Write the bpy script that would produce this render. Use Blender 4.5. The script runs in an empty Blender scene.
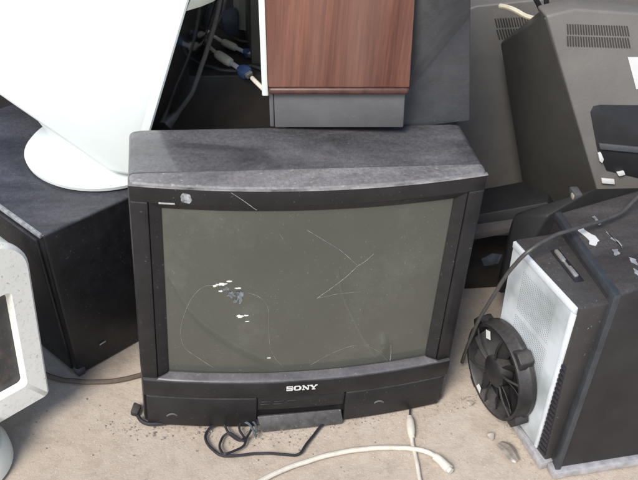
import bpy, bmesh, math, random
from mathutils import Vector, Matrix, noise
random.seed(7)
D = bpy.data
SC = bpy.context.scene
COL = SC.collection
V = Vector

# ------------------------------------------------------------------ materials
def mat(name, col, rough=.5, var=.15, scale=14., dust=0., dustcol=(.34, .31, .28), speck=0., speckcol=(.45, .43, .4),
        bump=.0, bscale=160., metal=0., coat=0., spec=.5, stain=0., staincol=(.05, .04, .035), sscale=5., speckscale=170.):
    m = D.materials.new(name); m.use_nodes = True
    nt = m.node_tree; N = nt.nodes; L = nt.links
    bs = N['Principled BSDF']
    bs.inputs['Roughness'].default_value = rough
    bs.inputs['Metallic'].default_value = metal
    bs.inputs['Coat Weight'].default_value = coat
    bs.inputs['Specular IOR Level'].default_value = spec
    tc = N.new('ShaderNodeTexCoord'); co = tc.outputs['Object']
    def nz(s, det=5., r=.6):
        n = N.new('ShaderNodeTexNoise'); n.inputs['Scale'].default_value = s; n.inputs['Detail'].default_value = det
        n.inputs['Roughness'].default_value = r; L.new(co, n.inputs['Vector']); return n.outputs['Fac']
    def ramp(f, a, b_):
        r = N.new('ShaderNodeMapRange'); r.inputs[1].default_value = a; r.inputs[2].default_value = b_
        L.new(f, r.inputs[0]); return r.outputs[0]
    def mul(a, k):
        x = N.new('ShaderNodeMath'); x.operation = 'MULTIPLY'; L.new(a, x.inputs[0])
        if isinstance(k, float): x.inputs[1].default_value = k
        else: L.new(k, x.inputs[1])
        return x.outputs[0]
    def mix(f, a, b_):
        x = N.new('ShaderNodeMix'); x.data_type = 'RGBA'; L.new(f, x.inputs['Factor'])
        for s, v in ((x.inputs['A'], a), (x.inputs['B'], b_)):
            if isinstance(v, tuple): s.default_value = (*v, 1)
            else: L.new(v, s)
        return x.outputs['Result']
    c = mix(ramp(nz(scale), .3, .7), tuple(max(0, k*(1-var)) for k in col), tuple(k*(1+var) for k in col))
    if stain > 0:
        c = mix(mul(ramp(nz(sscale, 8., .72), .52, .68), float(stain)), c, staincol)
    if dust > 0:
        g = N.new('ShaderNodeNewGeometry'); sx = N.new('ShaderNodeSeparateXYZ'); L.new(g.outputs['Normal'], sx.inputs[0])
        up = ramp(sx.outputs['Z'], .2, .8)
        mpn = N.new('ShaderNodeMapping'); mpn.inputs['Scale'].default_value = (1., 2.6, 1.6); mpn.inputs['Rotation'].default_value = (0, 0, .12); L.new(co, mpn.inputs[0])
        pn_ = N.new('ShaderNodeTexNoise'); pn_.inputs['Scale'].default_value = 3.6; pn_.inputs['Detail'].default_value = 10; pn_.inputs['Roughness'].default_value = .68; pn_.inputs['Distortion'].default_value = .6; L.new(mpn.outputs[0], pn_.inputs['Vector'])
        patch = ramp(pn_.outputs['Fac'], .28, .7)
        fine = ramp(nz(160., 3., .7), -.1, .75)
        c = mix(mul(mul(mul(up, patch), fine), float(dust)), c, dustcol)
    rr = None
    if speck > 0:
        sp = ramp(nz(float(speckscale), 2., .5), .72-.1*min(speck, 1.), .78-.06*min(speck, 1.))
        pa = ramp(nz(6., 4., .6), .3, .75)
        c = mix(mul(mul(sp, pa), min(1., .35+speck*.5)), c, speckcol)
    L.new(c, bs.inputs['Base Color'])
    rg = N.new('ShaderNodeMapRange'); rg.inputs[3].default_value = max(.03, rough-.1); rg.inputs[4].default_value = min(1, rough+.15)
    L.new(nz(scale*2.3), rg.inputs[0]); L.new(rg.outputs[0], bs.inputs['Roughness'])
    if bump > 0:
        bp = N.new('ShaderNodeBump'); bp.inputs['Strength'].default_value = bump; bp.inputs['Distance'].default_value = .002
        L.new(nz(bscale, 3.), bp.inputs['Height']); L.new(bp.outputs[0], bs.inputs['Normal'])
    return m

M = {}
M['tv'] = mat('dusty black plastic', (.02, .0193, .021), .34, .35, 5., dust=.75, dustcol=(.285, .275, .285), speck=.6, speckcol=(.26, .245, .24), bump=.2, coat=.35)
M['tvstrip'] = mat('dustier black plastic', (.05, .047, .048), .38, .4, 25., dust=1., dustcol=(.36, .345, .345), speck=1., speckcol=(.4, .385, .375), bump=.2, speckscale=120.)
M['tvfront'] = mat('black front plastic', (.0145, .0135, .0145), .4, .45, 9., spec=.36, dust=.45, dustcol=(.3, .28, .29), speck=.35, speckcol=(.2, .18, .17), bump=.2)
M['rimwhite'] = mat('pale metal rim', (.6, .64, .67), .4, .12, 20., stain=.3, staincol=(.3, .32, .33), sscale=18.)
M['rim'] = mat('pale highlight rim', (.2, .19, .18), .4, .6, 30.)  # lighter colour paints the highlight along the set's front top edge
M['tvinner'] = mat('brown black bezel plastic', (.016, .0148, .016), .45, .2, 40., spec=.36, dust=.4, speck=.5, speckcol=(.2, .18, .17))
M['ledge'] = mat('grey bezel ledge', (.07, .067, .07), .3, .3, 30., dust=.55, dustcol=(.3, .285, .29), speck=.5)
M['glass'] = mat('dusty picture tube glass', (.068, .07, .057), .16, .14, 3., speck=.5, speckcol=(.28, .27, .24), stain=.55, staincol=(.125, .127, .108), sscale=3.2, coat=.6, speckscale=230.)
M['scratch'] = mat('pale scratch', (.27, .265, .235), .7, .5, 90.)
M['chip'] = mat('white chip', (.75, .75, .7), .5, .1, 90.)
M['smear'] = mat('bluish smear', (.14, .155, .165), .5, .6, 160.)
M['foil'] = mat('torn silver foil', (.27, .28, .29), .35, .7, 120.)
M['plate'] = mat('dull nameplate', (.33, .32, .31), .4, .3, 300.)
M['silverink'] = mat('silver lettering', (.6, .6, .58), .35, .1, 50.)
M['flap'] = mat('grey scuffed flap', (.06, .056, .056), .5, .4, 60., dust=.45, dustcol=(.19, .175, .17), speck=.5)
M['white'] = mat('white casing plastic', (.66, .705, .685), .38, .05, 6., speck=.2, speckcol=(.45, .45, .42))
M['cream'] = mat('cream casing plastic', (.8, .8, .7), .42, .05, 10., stain=.0)
M['creamdirty'] = mat('cream bezel with dirt', (.87, .85, .77), .45, .05, 10., stain=.3, staincol=(.45, .36, .29), sscale=110., speck=.9, speckcol=(.25, .18, .14), speckscale=120.)
M['darkglass'] = mat('dark glossy glass', (.012, .013, .012), .07, .2, 5., coat=.6)
M['monglass'] = mat('dirty monitor glass', (.05, .05, .05), .3, .4, 12., stain=.8, staincol=(.16, .11, .09), sscale=14., speck=.8, speckcol=(.3, .25, .2))
M['blackcase'] = mat('black case paint', (.011, .011, .013), .42, .4, 22., dust=.6, dustcol=(.17, .17, .2), speck=.45, speckcol=(.2, .2, .2), bump=.15)
M['worn'] = mat('worn silver edge', (.25, .26, .27), .45, .5, 60.)
M['greyplastic'] = mat('dark grey plastic', (.066, .066, .07), .55, .15, 30., dust=.2, speck=.3, speckcol=(.2, .2, .2), bump=.3)
M['plinth'] = mat('grey painted plinth', (.098, .096, .1), .5, .12, 20., speck=.3, speckcol=(.25, .25, .25), bump=.2)
M['housing'] = mat('brown grey housing plastic', (.145, .135, .122), .55, .1, 12., dust=.3, dustcol=(.26, .24, .22), bump=.3)
M['housingdark'] = mat('dark olive housing plastic', (.044, .041, .036), .55, .12, 12., bump=.2)
M['slot'] = mat('vent slot black', (.045, .041, .037), .8, .1)
M['recess'] = mat('blue black recess plastic', (.017, .016, .018), .5, .2, 20.)
M['label'] = mat('paper label', (.6, .6, .58), .6, .05, 30.)
M['tower'] = mat('dark brown grey tower paint', (.021, .0185, .0185), .45, .3, 7., spec=.35, dust=.5, dustcol=(.2, .185, .175), speck=.0, bump=.15)
M['towertop'] = mat('grey tower bezel plastic', (.034, .031, .0295), .5, .15, 20., dust=.3, dustcol=(.2, .19, .18), speck=.4)
M['ribs'] = mat('black ribbed plastic', (.02, .018, .024), .4, .2, 30.)
M['edgegrey'] = mat('blue grey edge highlight', (.036, .04, .046), .4, .3, 25.)  # bluish highlight of the tower edges, put into the colour
M['sill'] = mat('pale metal sill', (.4, .39, .4), .4, .25, 50., speck=.4, speckcol=(.2, .18, .17), metal=.3)
M['fan'] = mat('black fan plastic', (.02, .019, .02), .42, .4, 30., spec=.35, dust=.6, dustcol=(.17, .155, .145), speck=.5, speckcol=(.14, .13, .12))
M['cablegrey'] = mat('grey cable rubber', (.11, .1, .095), .5, .15, 60.)
M['cableslate'] = mat('dark grey cable rubber', (.055, .052, .05), .5, .2, 60.)
M['cabledark'] = mat('black cable rubber', (.02, .02, .024), .45, .2, 60.)
M['cablebrown'] = mat('dusty brown cable', (.11, .085, .065), .6, .2, 60.)
M['cablewhite'] = mat('white cable plastic', (.6, .56, .48), .45, .12, 60., stain=.6, staincol=(.4, .34, .27), sscale=30.)
M['cablecream'] = mat('cream cable plastic', (.62, .56, .42), .5, .1, 60.)
M['blueplug'] = mat('blue plug plastic', (.045, .085, .19), .45, .2, 60.)
M['metal'] = mat('bright metal', (.7, .68, .62), .3, .1, 60., metal=.8)
M['shard'] = mat('milky plastic shard', (.42, .375, .33), .22, .3, 60., coat=.4)
M['beige'] = mat('beige device casing', (.3, .29, .23), .5, .1, 20.)
M['olive'] = mat('olive grey panel', (.1, .095, .08), .5, .15, 20.)
M['darkbrown'] = mat('dark brown case paint', (.03, .025, .021), .5, .25, 18., speck=.3, speckcol=(.1, .09, .08))
M['deepblack'] = mat('matte black gap filler', (.012, .012, .013), .6, .2, 20.)
M['slate'] = mat('slate blue plastic', (.045, .052, .075), .5, .2, 30.)
M['blueshard'] = mat('blue grey sheet', (.07, .085, .1), .4, .4, 40.)

def wood_mat():
    m = D.materials.new('wood veneer'); m.use_nodes = True; N = m.node_tree.nodes; L = m.node_tree.links; bs = N['Principled BSDF']
    tc = N.new('ShaderNodeTexCoord'); mp = N.new('ShaderNodeMapping'); mp.inputs['Scale'].default_value = (1, 1, .035)
    L.new(tc.outputs['Object'], mp.inputs[0])
    def nz(s, d, r, dist=0.):
        n = N.new('ShaderNodeTexNoise'); n.inputs['Scale'].default_value = s; n.inputs['Detail'].default_value = d
        n.inputs['Roughness'].default_value = r; n.inputs['Distortion'].default_value = dist; L.new(mp.outputs[0], n.inputs['Vector']); return n
    a = nz(34, 6, .7, .3); b = nz(170, 5, .7); c = nz(9, 3, .6)
    cr = N.new('ShaderNodeValToRGB'); e = cr.color_ramp.elements
    e[0].position = .3; e[0].color = (.075, .028, .02, 1); e[1].position = .72; e[1].color = (.24, .105, .07, 1)
    for pos, col in ((.42, (.13, .05, .034, 1)), (.54, (.18, .072, .048, 1))):
        x = cr.color_ramp.elements.new(pos); x.color = col
    L.new(a.outputs['Fac'], cr.inputs[0])
    rb = N.new('ShaderNodeMapRange'); rb.inputs[1].default_value = .42; rb.inputs[2].default_value = .68; L.new(b.outputs['Fac'], rb.inputs[0])
    x1 = N.new('ShaderNodeMix'); x1.data_type = 'RGBA'; x1.inputs['B'].default_value = (.07, .027, .021, 1); L.new(cr.outputs[0], x1.inputs['A'])
    f = N.new('ShaderNodeMath'); f.operation = 'MULTIPLY'; f.inputs[1].default_value = .6; L.new(rb.outputs[0], f.inputs[0]); L.new(f.outputs[0], x1.inputs['Factor'])
    rc = N.new('ShaderNodeMapRange'); rc.inputs[1].default_value = .45; rc.inputs[2].default_value = .7; L.new(c.outputs['Fac'], rc.inputs[0])
    x2 = N.new('ShaderNodeMix'); x2.data_type = 'RGBA'; x2.inputs['B'].default_value = (.19, .115, .088, 1); L.new(x1.outputs['Result'], x2.inputs['A'])
    f2 = N.new('ShaderNodeMath'); f2.operation = 'MULTIPLY'; f2.inputs[1].default_value = .45; L.new(rc.outputs[0], f2.inputs[0]); L.new(f2.outputs[0], x2.inputs['Factor'])
    L.new(x2.outputs['Result'], bs.inputs['Base Color']); bs.inputs['Roughness'].default_value = .42
    return m
M['wood'] = wood_mat()
M['woodedge'] = mat('dark wood edge', (.07, .03, .022), .4, .4, 60.)

def grille_mat():
    # pale metal sheet punched with fine holes in two rectangular fields
    m = D.materials.new('punched pale metal'); m.use_nodes = True; N = m.node_tree.nodes; L = m.node_tree.links; bs = N['Principled BSDF']
    tc = N.new('ShaderNodeTexCoord')
    uv = tc.outputs['UV']
    sx = N.new('ShaderNodeSeparateXYZ'); L.new(uv, sx.inputs[0])
    def mth(op, a, b_=None, c=None):
        x = N.new('ShaderNodeMath'); x.operation = op
        for i, v in enumerate((a, b_, c)):
            if v is None: continue
            if isinstance(v, (int, float)): x.inputs[i].default_value = v
            else: L.new(v, x.inputs[i])
        return x.outputs[0]
    def cell(s, per): return mth('SUBTRACT', mth('FRACT', mth('DIVIDE', s, per)), .5)
    cu = cell(sx.outputs['X'], .0058); cv = cell(sx.outputs['Y'], .0058)
    r2 = mth('ADD', mth('MULTIPLY', cu, cu), mth('MULTIPLY', cv, cv))
    hole = mth('LESS_THAN', r2, .085)
    def inside(s, a, b_): return mth('MULTIPLY', mth('GREATER_THAN', s, a), mth('LESS_THAN', s, b_))
    f1 = mth('MULTIPLY', inside(sx.outputs['X'], .045, .165), inside(sx.outputs['Y'], .28, .385))
    f2 = mth('MULTIPLY', inside(sx.outputs['X'], .045, .165), inside(sx.outputs['Y'], .13, .265))
    msk = mth('MULTIPLY', hole, mth('ADD', f1, f2))
    nz = N.new('ShaderNodeTexNoise'); nz.inputs['Scale'].default_value = 7; nz.inputs['Detail'].default_value = 6; L.new(tc.outputs['Object'], nz.inputs['Vector'])
    cr = N.new('ShaderNodeValToRGB'); e = cr.color_ramp.elements
    e[0].position = .35; e[0].color = (.3, .33, .33, 1); e[1].position = .6; e[1].color = (.56, .6, .63, 1); L.new(nz.outputs['Fac'], cr.inputs[0])
    mx = N.new('ShaderNodeMix'); mx.data_type = 'RGBA'; L.new(mth('MULTIPLY', msk, .75), mx.inputs['Factor']); L.new(cr.outputs[0], mx.inputs['A']); mx.inputs['B'].default_value = (.16, .18, .2, 1)
    L.new(mx.outputs['Result'], bs.inputs['Base Color']); bs.inputs['Roughness'].default_value = .42; bs.inputs['Metallic'].default_value = .0
    return m
M['grille'] = grille_mat()

def ground_mat():
    m = D.materials.new('dusty concrete'); m.use_nodes = True; N = m.node_tree.nodes; L = m.node_tree.links; bs = N['Principled BSDF']
    tc = N.new('ShaderNodeTexCoord'); co = tc.outputs['Object']
    def nz(s, d, r=.6):
        n = N.new('ShaderNodeTexNoise'); n.inputs['Scale'].default_value = s; n.inputs['Detail'].default_value = d
        n.inputs['Roughness'].default_value = r; L.new(co, n.inputs['Vector']); return n.outputs['Fac']
    def ramp(f, a, b_):
        r = N.new('ShaderNodeMapRange'); r.inputs[1].default_value = a; r.inputs[2].default_value = b_; L.new(f, r.inputs[0]); return r.outputs[0]
    def mix(f, a, b_, k=1.):
        x = N.new('ShaderNodeMix'); x.data_type = 'RGBA'
        q = N.new('ShaderNodeMath'); q.operation = 'MULTIPLY'; q.inputs[1].default_value = k; L.new(f, q.inputs[0]); L.new(q.outputs[0], x.inputs['Factor'])
        for s, v in ((x.inputs['A'], a), (x.inputs['B'], b_)):
            if isinstance(v, tuple): s.default_value = (*v, 1)
            else: L.new(v, s)
        return x.outputs['Result']
    c = mix(ramp(nz(3.5, 6), .35, .65), (.44, .365, .29), (.53, .455, .375))
    c = mix(ramp(nz(22, 8, .75), .48, .72), c, (.3, .24, .185), .55)
    c = mix(ramp(nz(9, 6, .7), .55, .75), c, (.56, .5, .43), .6)
    c = mix(ramp(nz(1.7, 9, .72), .54, .66), c, (.31, .245, .185), .5)
    c = mix(ramp(nz(230, 3, .6), .6, .74), c, (.2, .16, .13), .5)
    c = mix(ramp(nz(300, 2, .5), .64, .72), c, (.68, .63, .56), .6)
    L.new(c, bs.inputs['Base Color']); bs.inputs['Roughness'].default_value = .9
    bs.inputs['Specular IOR Level'].default_value = .2
    bp = N.new('ShaderNodeBump'); bp.inputs['Strength'].default_value = .85; bp.inputs['Distance'].default_value = .003
    L.new(nz(75, 8, .75), bp.inputs['Height']); L.new(bp.outputs[0], bs.inputs['Normal'])
    return m
M['ground'] = ground_mat()

# ------------------------------------------------------------------ helpers
def link(name, bm, m, parent=None, smooth=35., at=None):
    me = D.meshes.new(name)
    bmesh.ops.recalc_face_normals(bm, faces=bm.faces[:])
    if at is not None:
        bmesh.ops.translate(bm, verts=bm.verts[:], vec=-V(at))
    bm.to_mesh(me); bm.free()
    o = D.objects.new(name, me); COL.objects.link(o)
    for k in (m if isinstance(m, (list, tuple)) else [m]): me.materials.append(M[k])
    if smooth:
        for p in me.polygons: p.use_smooth = True
        me.set_sharp_from_angle(angle=math.radians(smooth))
    if parent is not None:
        o.parent = parent; o.matrix_parent_inverse = Matrix.Identity(4)
        o.location = (V(at) if at is not None else V((0, 0, 0))) - V(parent.get('_org', (0, 0, 0)))
    elif at is not None: o.location = V(at)
    return o
def thing(name, label, cat, loc, group=None):
    o = D.objects.new(name, None); COL.objects.link(o); o.empty_display_size = .05
    o.location = loc; o['label'] = label; o['category'] = cat; o['_org'] = list(loc)
    if group: o['group'] = group
    return o
def tag(o, label, cat, group=None, kind=None):
    if label: o['label'] = label
    if cat: o['category'] = cat
    if group: o['group'] = group
    if kind: o['kind'] = kind
    return o
def bevel(bm, w, seg=2, ang=40.):
    es = [e for e in bm.edges if len(e.link_faces) == 2 and e.calc_face_angle(0) > math.radians(ang)]
    if es: bmesh.ops.bevel(bm, geom=es, offset=w, segments=seg, profile=.5, affect='EDGES', clamp_overlap=True)
    return bm
def hull(pts, bev=0., seg=2):
    bm = bmesh.new()
    for q in pts: bm.verts.new(q)
    r = bmesh.ops.convex_hull(bm, input=bm.verts[:])
    loose = [v for v in bm.verts if not v.link_faces]
    bmesh.ops.delete(bm, geom=loose, context='VERTS')
    bmesh.ops.dissolve_limit(bm, angle_limit=math.radians(4), verts=bm.verts[:], edges=bm.edges[:])
    if bev: bevel(bm, bev, seg, 25.)
    return bm
def frame_pts(o, a, b_, c, ra, rb, rc):
    o, a, b_, c = V(o), V(a), V(b_), V(c)
    return [o+a*i+b_*j+c*k for i in ra for j in rb for k in rc]
def box(o, a, b_, c, ra, rb, rc, bev=0., seg=2): return hull(frame_pts(o, a, b_, c, ra, rb, rc), bev, seg)
XA, YA, ZA = V((1, 0, 0)), V((0, 1, 0)), V((0, 0, 1))
def wpts(x0, x1, y0, y1, z0, z1): return frame_pts((0, 0, 0), XA, YA, ZA, (x0, x1), (y0, y1), (z0, z1))
def wbox(x0, x1, y0, y1, z0, z1, bev=0., seg=2): return box((0, 0, 0), XA, YA, ZA, (x0, x1), (y0, y1), (z0, z1), bev, seg)
def join(*bms):
    out = bms[0]
    for b_ in bms[1:]:
        me = D.meshes.new('tmp'); b_.to_mesh(me); b_.free(); out.from_mesh(me); D.meshes.remove(me)
    return out
def prism(outline, n, depth, bev=0., seg=2):
    """closed planar outline, pushed along n by depth"""
    bm = bmesh.new(); n = V(n).normalized()*depth
    a = [bm.verts.new(V(q)) for q in outline]; b_ = [bm.verts.new(V(q)+n) for q in outline]
    bm.faces.new(a); bm.faces.new(b_[::-1])
    k = len(a)
    for i in range(k): bm.faces.new((a[i], b_[i], b_[(i+1) % k], a[(i+1) % k]))
    bmesh.ops.recalc_face_normals(bm, faces=bm.faces[:])
    if bev: bevel(bm, bev, seg, 30.)
    return bm
def spline(pts, n=10):
    P = [V(q) for q in pts]; P = [P[0]*2-P[1]]+P+[P[-1]*2-P[-2]]; out = []
    for i in range(1, len(P)-2):
        a, b_, c, d = P[i-1:i+3]
        for k in range(n):
            t = k/n
            out.append(.5*((2*b_)+(c-a)*t+(2*a-5*b_+4*c-d)*t*t+(3*b_-a-3*c+d)*t**3))
    out.append(P[-2]); return out
def tube(pts, r, sm=10, sides=10, flat=1.):
    C = spline(pts, sm) if sm > 1 else [V(q) for q in pts]
    bm = bmesh.new(); rings = []; nrm = None; sd0 = pts[0][0]*37+pts[0][1]*91
    for i, c in enumerate(C):
        tg = (C[min(i+1, len(C)-1)]-C[max(i-1, 0)]).normalized()
        if nrm is None:
            nrm = tg.orthogonal().normalized() if abs(tg.z) > .9 else tg.cross(ZA).normalized()
        nrm = (nrm-tg*nrm.dot(tg)).normalized(); bn = tg.cross(nrm)
        rr = r(i/(len(C)-1)) if callable(r) else r
        if sm >= 8: c = c+(noise.noise_vector(V((i*.23, sd0, 1)))*.0011+noise.noise_vector(V((i*.06, sd0, 5)))*.0022)*min(1., i/6, (len(C)-1-i)/6)*(1 if rr > .0018 else .0)
        rings.append([bm.verts.new(c+(nrm*math.cos(q)+bn*math.sin(q)*flat)*rr) for q in [2*math.pi*k/sides for k in range(sides)]])
    for A, B in zip(rings, rings[1:]):
        for k in range(sides): bm.faces.new((A[k], A[(k+1) % sides], B[(k+1) % sides], B[k]))
    bm.faces.new(rings[0][::-1]); bm.faces.new(rings[-1])
    return bm
def lathe(o, ax, prof, sides=40, sq=None, ref=None):
    """prof = [(radius, along)] around the axis ax from o; closed ends"""
    o, ax = V(o), V(ax).normalized(); u = (V(ref)-ax*V(ref).dot(ax)).normalized() if ref is not None else ax.orthogonal().normalized(); w = ax.cross(u)
    bm = bmesh.new(); R = []
    for r, h in prof:
        R.append([bm.verts.new(o+ax*h+(u*math.cos(q)+w*math.sin(q))*r) for q in [2*math.pi*k/sides for k in range(sides)]])
    for A, B in zip(R, R[1:]):
        for k in range(sides): bm.faces.new((A[k], A[(k+1) % sides], B[(k+1) % sides], B[k]))
    bm.faces.new(R[0][::-1]); bm.faces.new(R[-1])
    return bm
def ringgrid(R, closed=True, cap0=False, cap1=False):
    bm = bmesh.new(); S = [[bm.verts.new(q) for q in r] for r in R]
    k = len(S[0])
    for A, B in zip(S, S[1:]):
        for i in range(k if closed else k-1): bm.faces.new((A[i], A[(i+1) % k], B[(i+1) % k], B[i]))
    if cap0: bm.faces.new(S[0][::-1])
    if cap1: bm.faces.new(S[-1])
    return bm

# ------------------------------------------------------------------ ground
bm = bmesh.new()
xs = [-60, -20, -6, -2.5]+[-2.5+.05*i for i in range(1, 100)]+[2.6, 6, 20, 60]
ys = [-60, -20, -6, -1.5]+[-1.5+.05*i for i in range(1, 80)]+[2.6, 6, 20, 60]
gv = [[bm.verts.new((x, y, (noise.noise(V((x*2.3, y*2.3, 0)))*.004-.004) if abs(x) < 5 and abs(y) < 5 else -.004)) for x in xs] for y in ys]
for j in range(len(ys)-1):
    for i in range(len(xs)-1): bm.faces.new((gv[j][i], gv[j][i+1], gv[j+1][i+1], gv[j+1][i]))
tag(link('ground', bm, 'ground', smooth=60), None, None, kind='structure')
# loose grit on the concrete
bm = bmesh.new()
for i in range(1350):
    x, y = random.uniform(-.75, .85), random.uniform(-.42, .35)
    if i > 650:      # swept up against the foot of the set and the tower
        x = random.uniform(-.42, .42); y = -.035*(1-(x/.334)**2)-abs(random.gauss(0, .022))
        if i % 4 == 0: t_ = random.random(); x, y = .50-.05*t_-abs(random.gauss(0, .02)), -.2+.22*t_
    s = random.choice((.0007, .0009, .001, .0013, .0019))*random.uniform(.7, 1.2)
    r = bmesh.ops.create_icosphere(bm, subdivisions=1, radius=s)
    for v in r['verts']: v.co = V((v.co.x*random.uniform(.7, 1.4), v.co.y*random.uniform(.7, 1.4), v.co.z*.7))+V((x, y, -.002+s*.4))
M['grit'] = mat('grit', (.33, .28, .23), .9, .6, 25.)
tag(link('grit', bm, 'grit', smooth=0), 'loose grit and crumbs scattered on the concrete', None, kind='stuff')

# ------------------------------------------------------------------ television
HW = .334
def bul(x): return -.035*(1-(x/HW)**2)
tv = thing('television', 'dusty black picture tube television with scratched grey screen standing on the concrete', 'television', (0, 0, 0))
def rrect(x0, x1, z0, z1, r, nx=24, nz=14, nc=5):
    P = []
    def lin(a, b_, n):
        for i in range(n): t = i/n; P.append((a[0]+(b_[0]-a[0])*t, a[1]+(b_[1]-a[1])*t))
    def arc(cx, cz, a0):
        for i in range(nc): a = math.radians(a0+90*i/nc); P.append((cx+r*math.cos(a), cz+r*math.sin(a)))
    lin((x0+r, z0), (x1-r, z0), nx); arc(x1-r, z0+r, -90)
    lin((x1, z0+r), (x1, z1-r), nz); arc(x1-r, z1-r, 0)
    lin((x1-r, z1), (x0+r, z1), nx); arc(x0+r, z1-r, 90)
    lin((x0, z1-r), (x0, z0+r), nz); arc(x0+r, z0+r, 180)
    return P
def shell_ring(y, hw, z0, z1, r, bulge=0.): return [V((x, y+bul(x)*bulge, z)) for x, z in rrect(-hw, hw, z0, z1, r)]
R = [shell_ring(.010, .322, .012, .602, .01, 1), shell_ring(.004, .3315, .003, .6125, .01, 1), shell_ring(.008, HW, 0, .6155, .012, 1), shell_ring(.018, HW, 0, .6165, .012, .5),
     shell_ring(.030, HW, 0, .6172, .012, .0), shell_ring(.0312, HW-.003, .003, .6142, .012), shell_ring(.0334, HW-.003, .003, .6142, .012), shell_ring(.0348, HW-.0008, .0, .6165, .012),
     shell_ring(.183, .3335, 0, .6165, .014), shell_ring(.192, .331, .003, .613, .02), shell_ring(.199, .322, .01, .603, .03), shell_ring(.25, .27, .04, .54, .05),
     shell_ring(.31, .205, .06, .49, .05), shell_ring(.44, .17, .08, .43, .05), shell_ring(.46, .15, .1, .41, .05)]
cb = link('cabinet', ringgrid(R, cap1=True), ['tv', 'tvstrip'], tv, 28)
for pg in cb.data.polygons:
    if pg.center.y < .0308 and pg.center.z > .613: pg.material_index = 1
def bslab(x0, x1, z0, z1, off, thick, bev=.003, nx=22, slope=0., scal=1.):
    """slab whose face follows the bulge of the set's front"""
    bm = bmesh.new(); cols = []
    for i in range(nx+1):
        x = x0+(x1-x0)*i/nx; y = bul(x)*scal+off
        cols.append([bm.verts.new(q) for q in ((x, y, z0), (x, y+slope, z1), (x, y+thick, z1), (x, y+thick, z0))])
    for A, B in zip(cols, cols[1:]):
        for k in range(4): bm.faces.new((A[k], A[(k+1) % 4], B[(k+1) % 4], B[k]))
    bm.faces.new(cols[0]); bm.faces.new(cols[-1][::-1])
    bmesh.ops.recalc_face_normals(bm, faces=bm.faces[:])
    if bev: bevel(bm, bev, 2, 45.)
    return bm
SX, SZ0, SZ1 = .277, .143, .556      # picture tube opening
OX, OZ1 = .300, .577                 # outer edge of the sloping bezel
link('front_frame', join(bslab(-.332, .332, OZ1, .611, .002, .03, .003), bslab(-.332, -OX, .09, OZ1-.001, .003, .03, .003, 3), bslab(OX, .332, .09, OZ1-.001, .003, .03, .003, 3)), 'tvfront', tv)
link('edge_highlight', bslab(-.333, .333, .6105, .613, -.0004, .01, .0012), 'rim', tv)
def opening(hw, z0, z1, off):
    P = []
    for i in range(24): x = -hw+2*hw*i/24; P.append(V((x, bul(x)+off, z0)))
    for i in range(10): P.append(V((hw, bul(hw)+off, z0+(z1-z0)*i/10)))
    for i in range(24): x = hw-2*hw*i/24; P.append(V((x, bul(x)+off, z1)))
    for i in range(10): P.append(V((-hw, bul(hw)+off, z1-(z1-z0)*i/10)))
    return P
link('screen_bezel', ringgrid([opening(OX+.001, .136, OZ1+.001, .009), opening(OX-.002, .138, OZ1-.002, .006), opening(SX+.004, SZ0-.002, SZ1+.003, .016), opening(SX, SZ0, SZ1, .019), opening(SX, SZ0, SZ1, .03)]), 'tvinner', tv, 30)
# glass: a vertical cylinder section, a little fuller than the frame
bm = bmesh.new(); g = [[bm.verts.new((x, bul(x)*1.05+.0215-.006*max(0, 1-((z-.35)/.21)**2)*max(0, 1-(x/.279)**2), z)) for x in [-.279+.558*i/30 for i in range(31)]] for z in [.139+.421*j/20 for j in range(21)]]
for A, B in zip(g, g[1:]):
    for i in range(30): bm.faces.new((A[i], A[i+1], B[i+1], B[i]))
scr = link('screen', bm, 'glass', tv)
GL = .0195
def line_on_glass(pts, r): return tube([V(q) for q in pts], lambda t: r*(.45+1.1*abs(noise.noise(V((t*9+pts[0][0]*50, r*9000, 0))))), 8, 5)
link('scratch', join(line_on_glass([(-0.1860, -0.0080, 0.3830), (-0.2050, -0.0050, 0.3760), (-0.2250, -0.0010, 0.3480), (-0.2420, 0.0020, 0.3010), (-0.2500, 0.0040, 0.2520), (-0.2420, 0.0030, 0.2120), (-0.2120, -0.0020, 0.1830), (-0.1840, -0.0050, 0.1580)], .00037),
     line_on_glass([(-0.1180, -0.0160, 0.3660), (-0.0940, -0.0180, 0.3540), (-0.0780, -0.0190, 0.3280), (-0.0740, -0.0190, 0.2740), (-0.0700, -0.0180, 0.2250), (-0.0580, -0.0170, 0.1870), (-0.0400, -0.0160, 0.1590)], .00043),
     line_on_glass([(0.0170, -0.0170, 0.1600), (0.0580, -0.0170, 0.1890), (0.0950, -0.0160, 0.2050), (0.1250, -0.0130, 0.2060), (0.1580, -0.0090, 0.1850), (0.1900, -0.0040, 0.1450)], .00031),
     line_on_glass([(-0.0100, -0.0180, 0.5130), (0.0200, -0.0190, 0.4910), (0.0570, -0.0190, 0.4630), (0.0940, -0.0180, 0.4240)], .00049), line_on_glass([(0.0920, -0.0180, 0.4170), (0.0720, -0.0190, 0.3940), (0.0440, -0.0210, 0.3690), (0.0190, -0.0220, 0.3480)], .00049),
     line_on_glass([(0.1260, -0.0140, 0.4470), (0.1110, -0.0160, 0.4320), (0.0920, -0.0180, 0.4190)], .00037), line_on_glass([(0.0190, -0.0220, 0.3480), (0.0570, -0.0210, 0.3550), (0.1060, -0.0170, 0.3550)], .00031),
     line_on_glass([(0.1910, -0.0050, 0.1930), (0.1940, -0.0040, 0.1680), (0.1950, -0.0030, 0.1440)], .00068), line_on_glass([(-0.0620, -0.0170, 0.5060), (-0.0540, -0.0180, 0.4940)], .00037)), 'scratch', scr)
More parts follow.
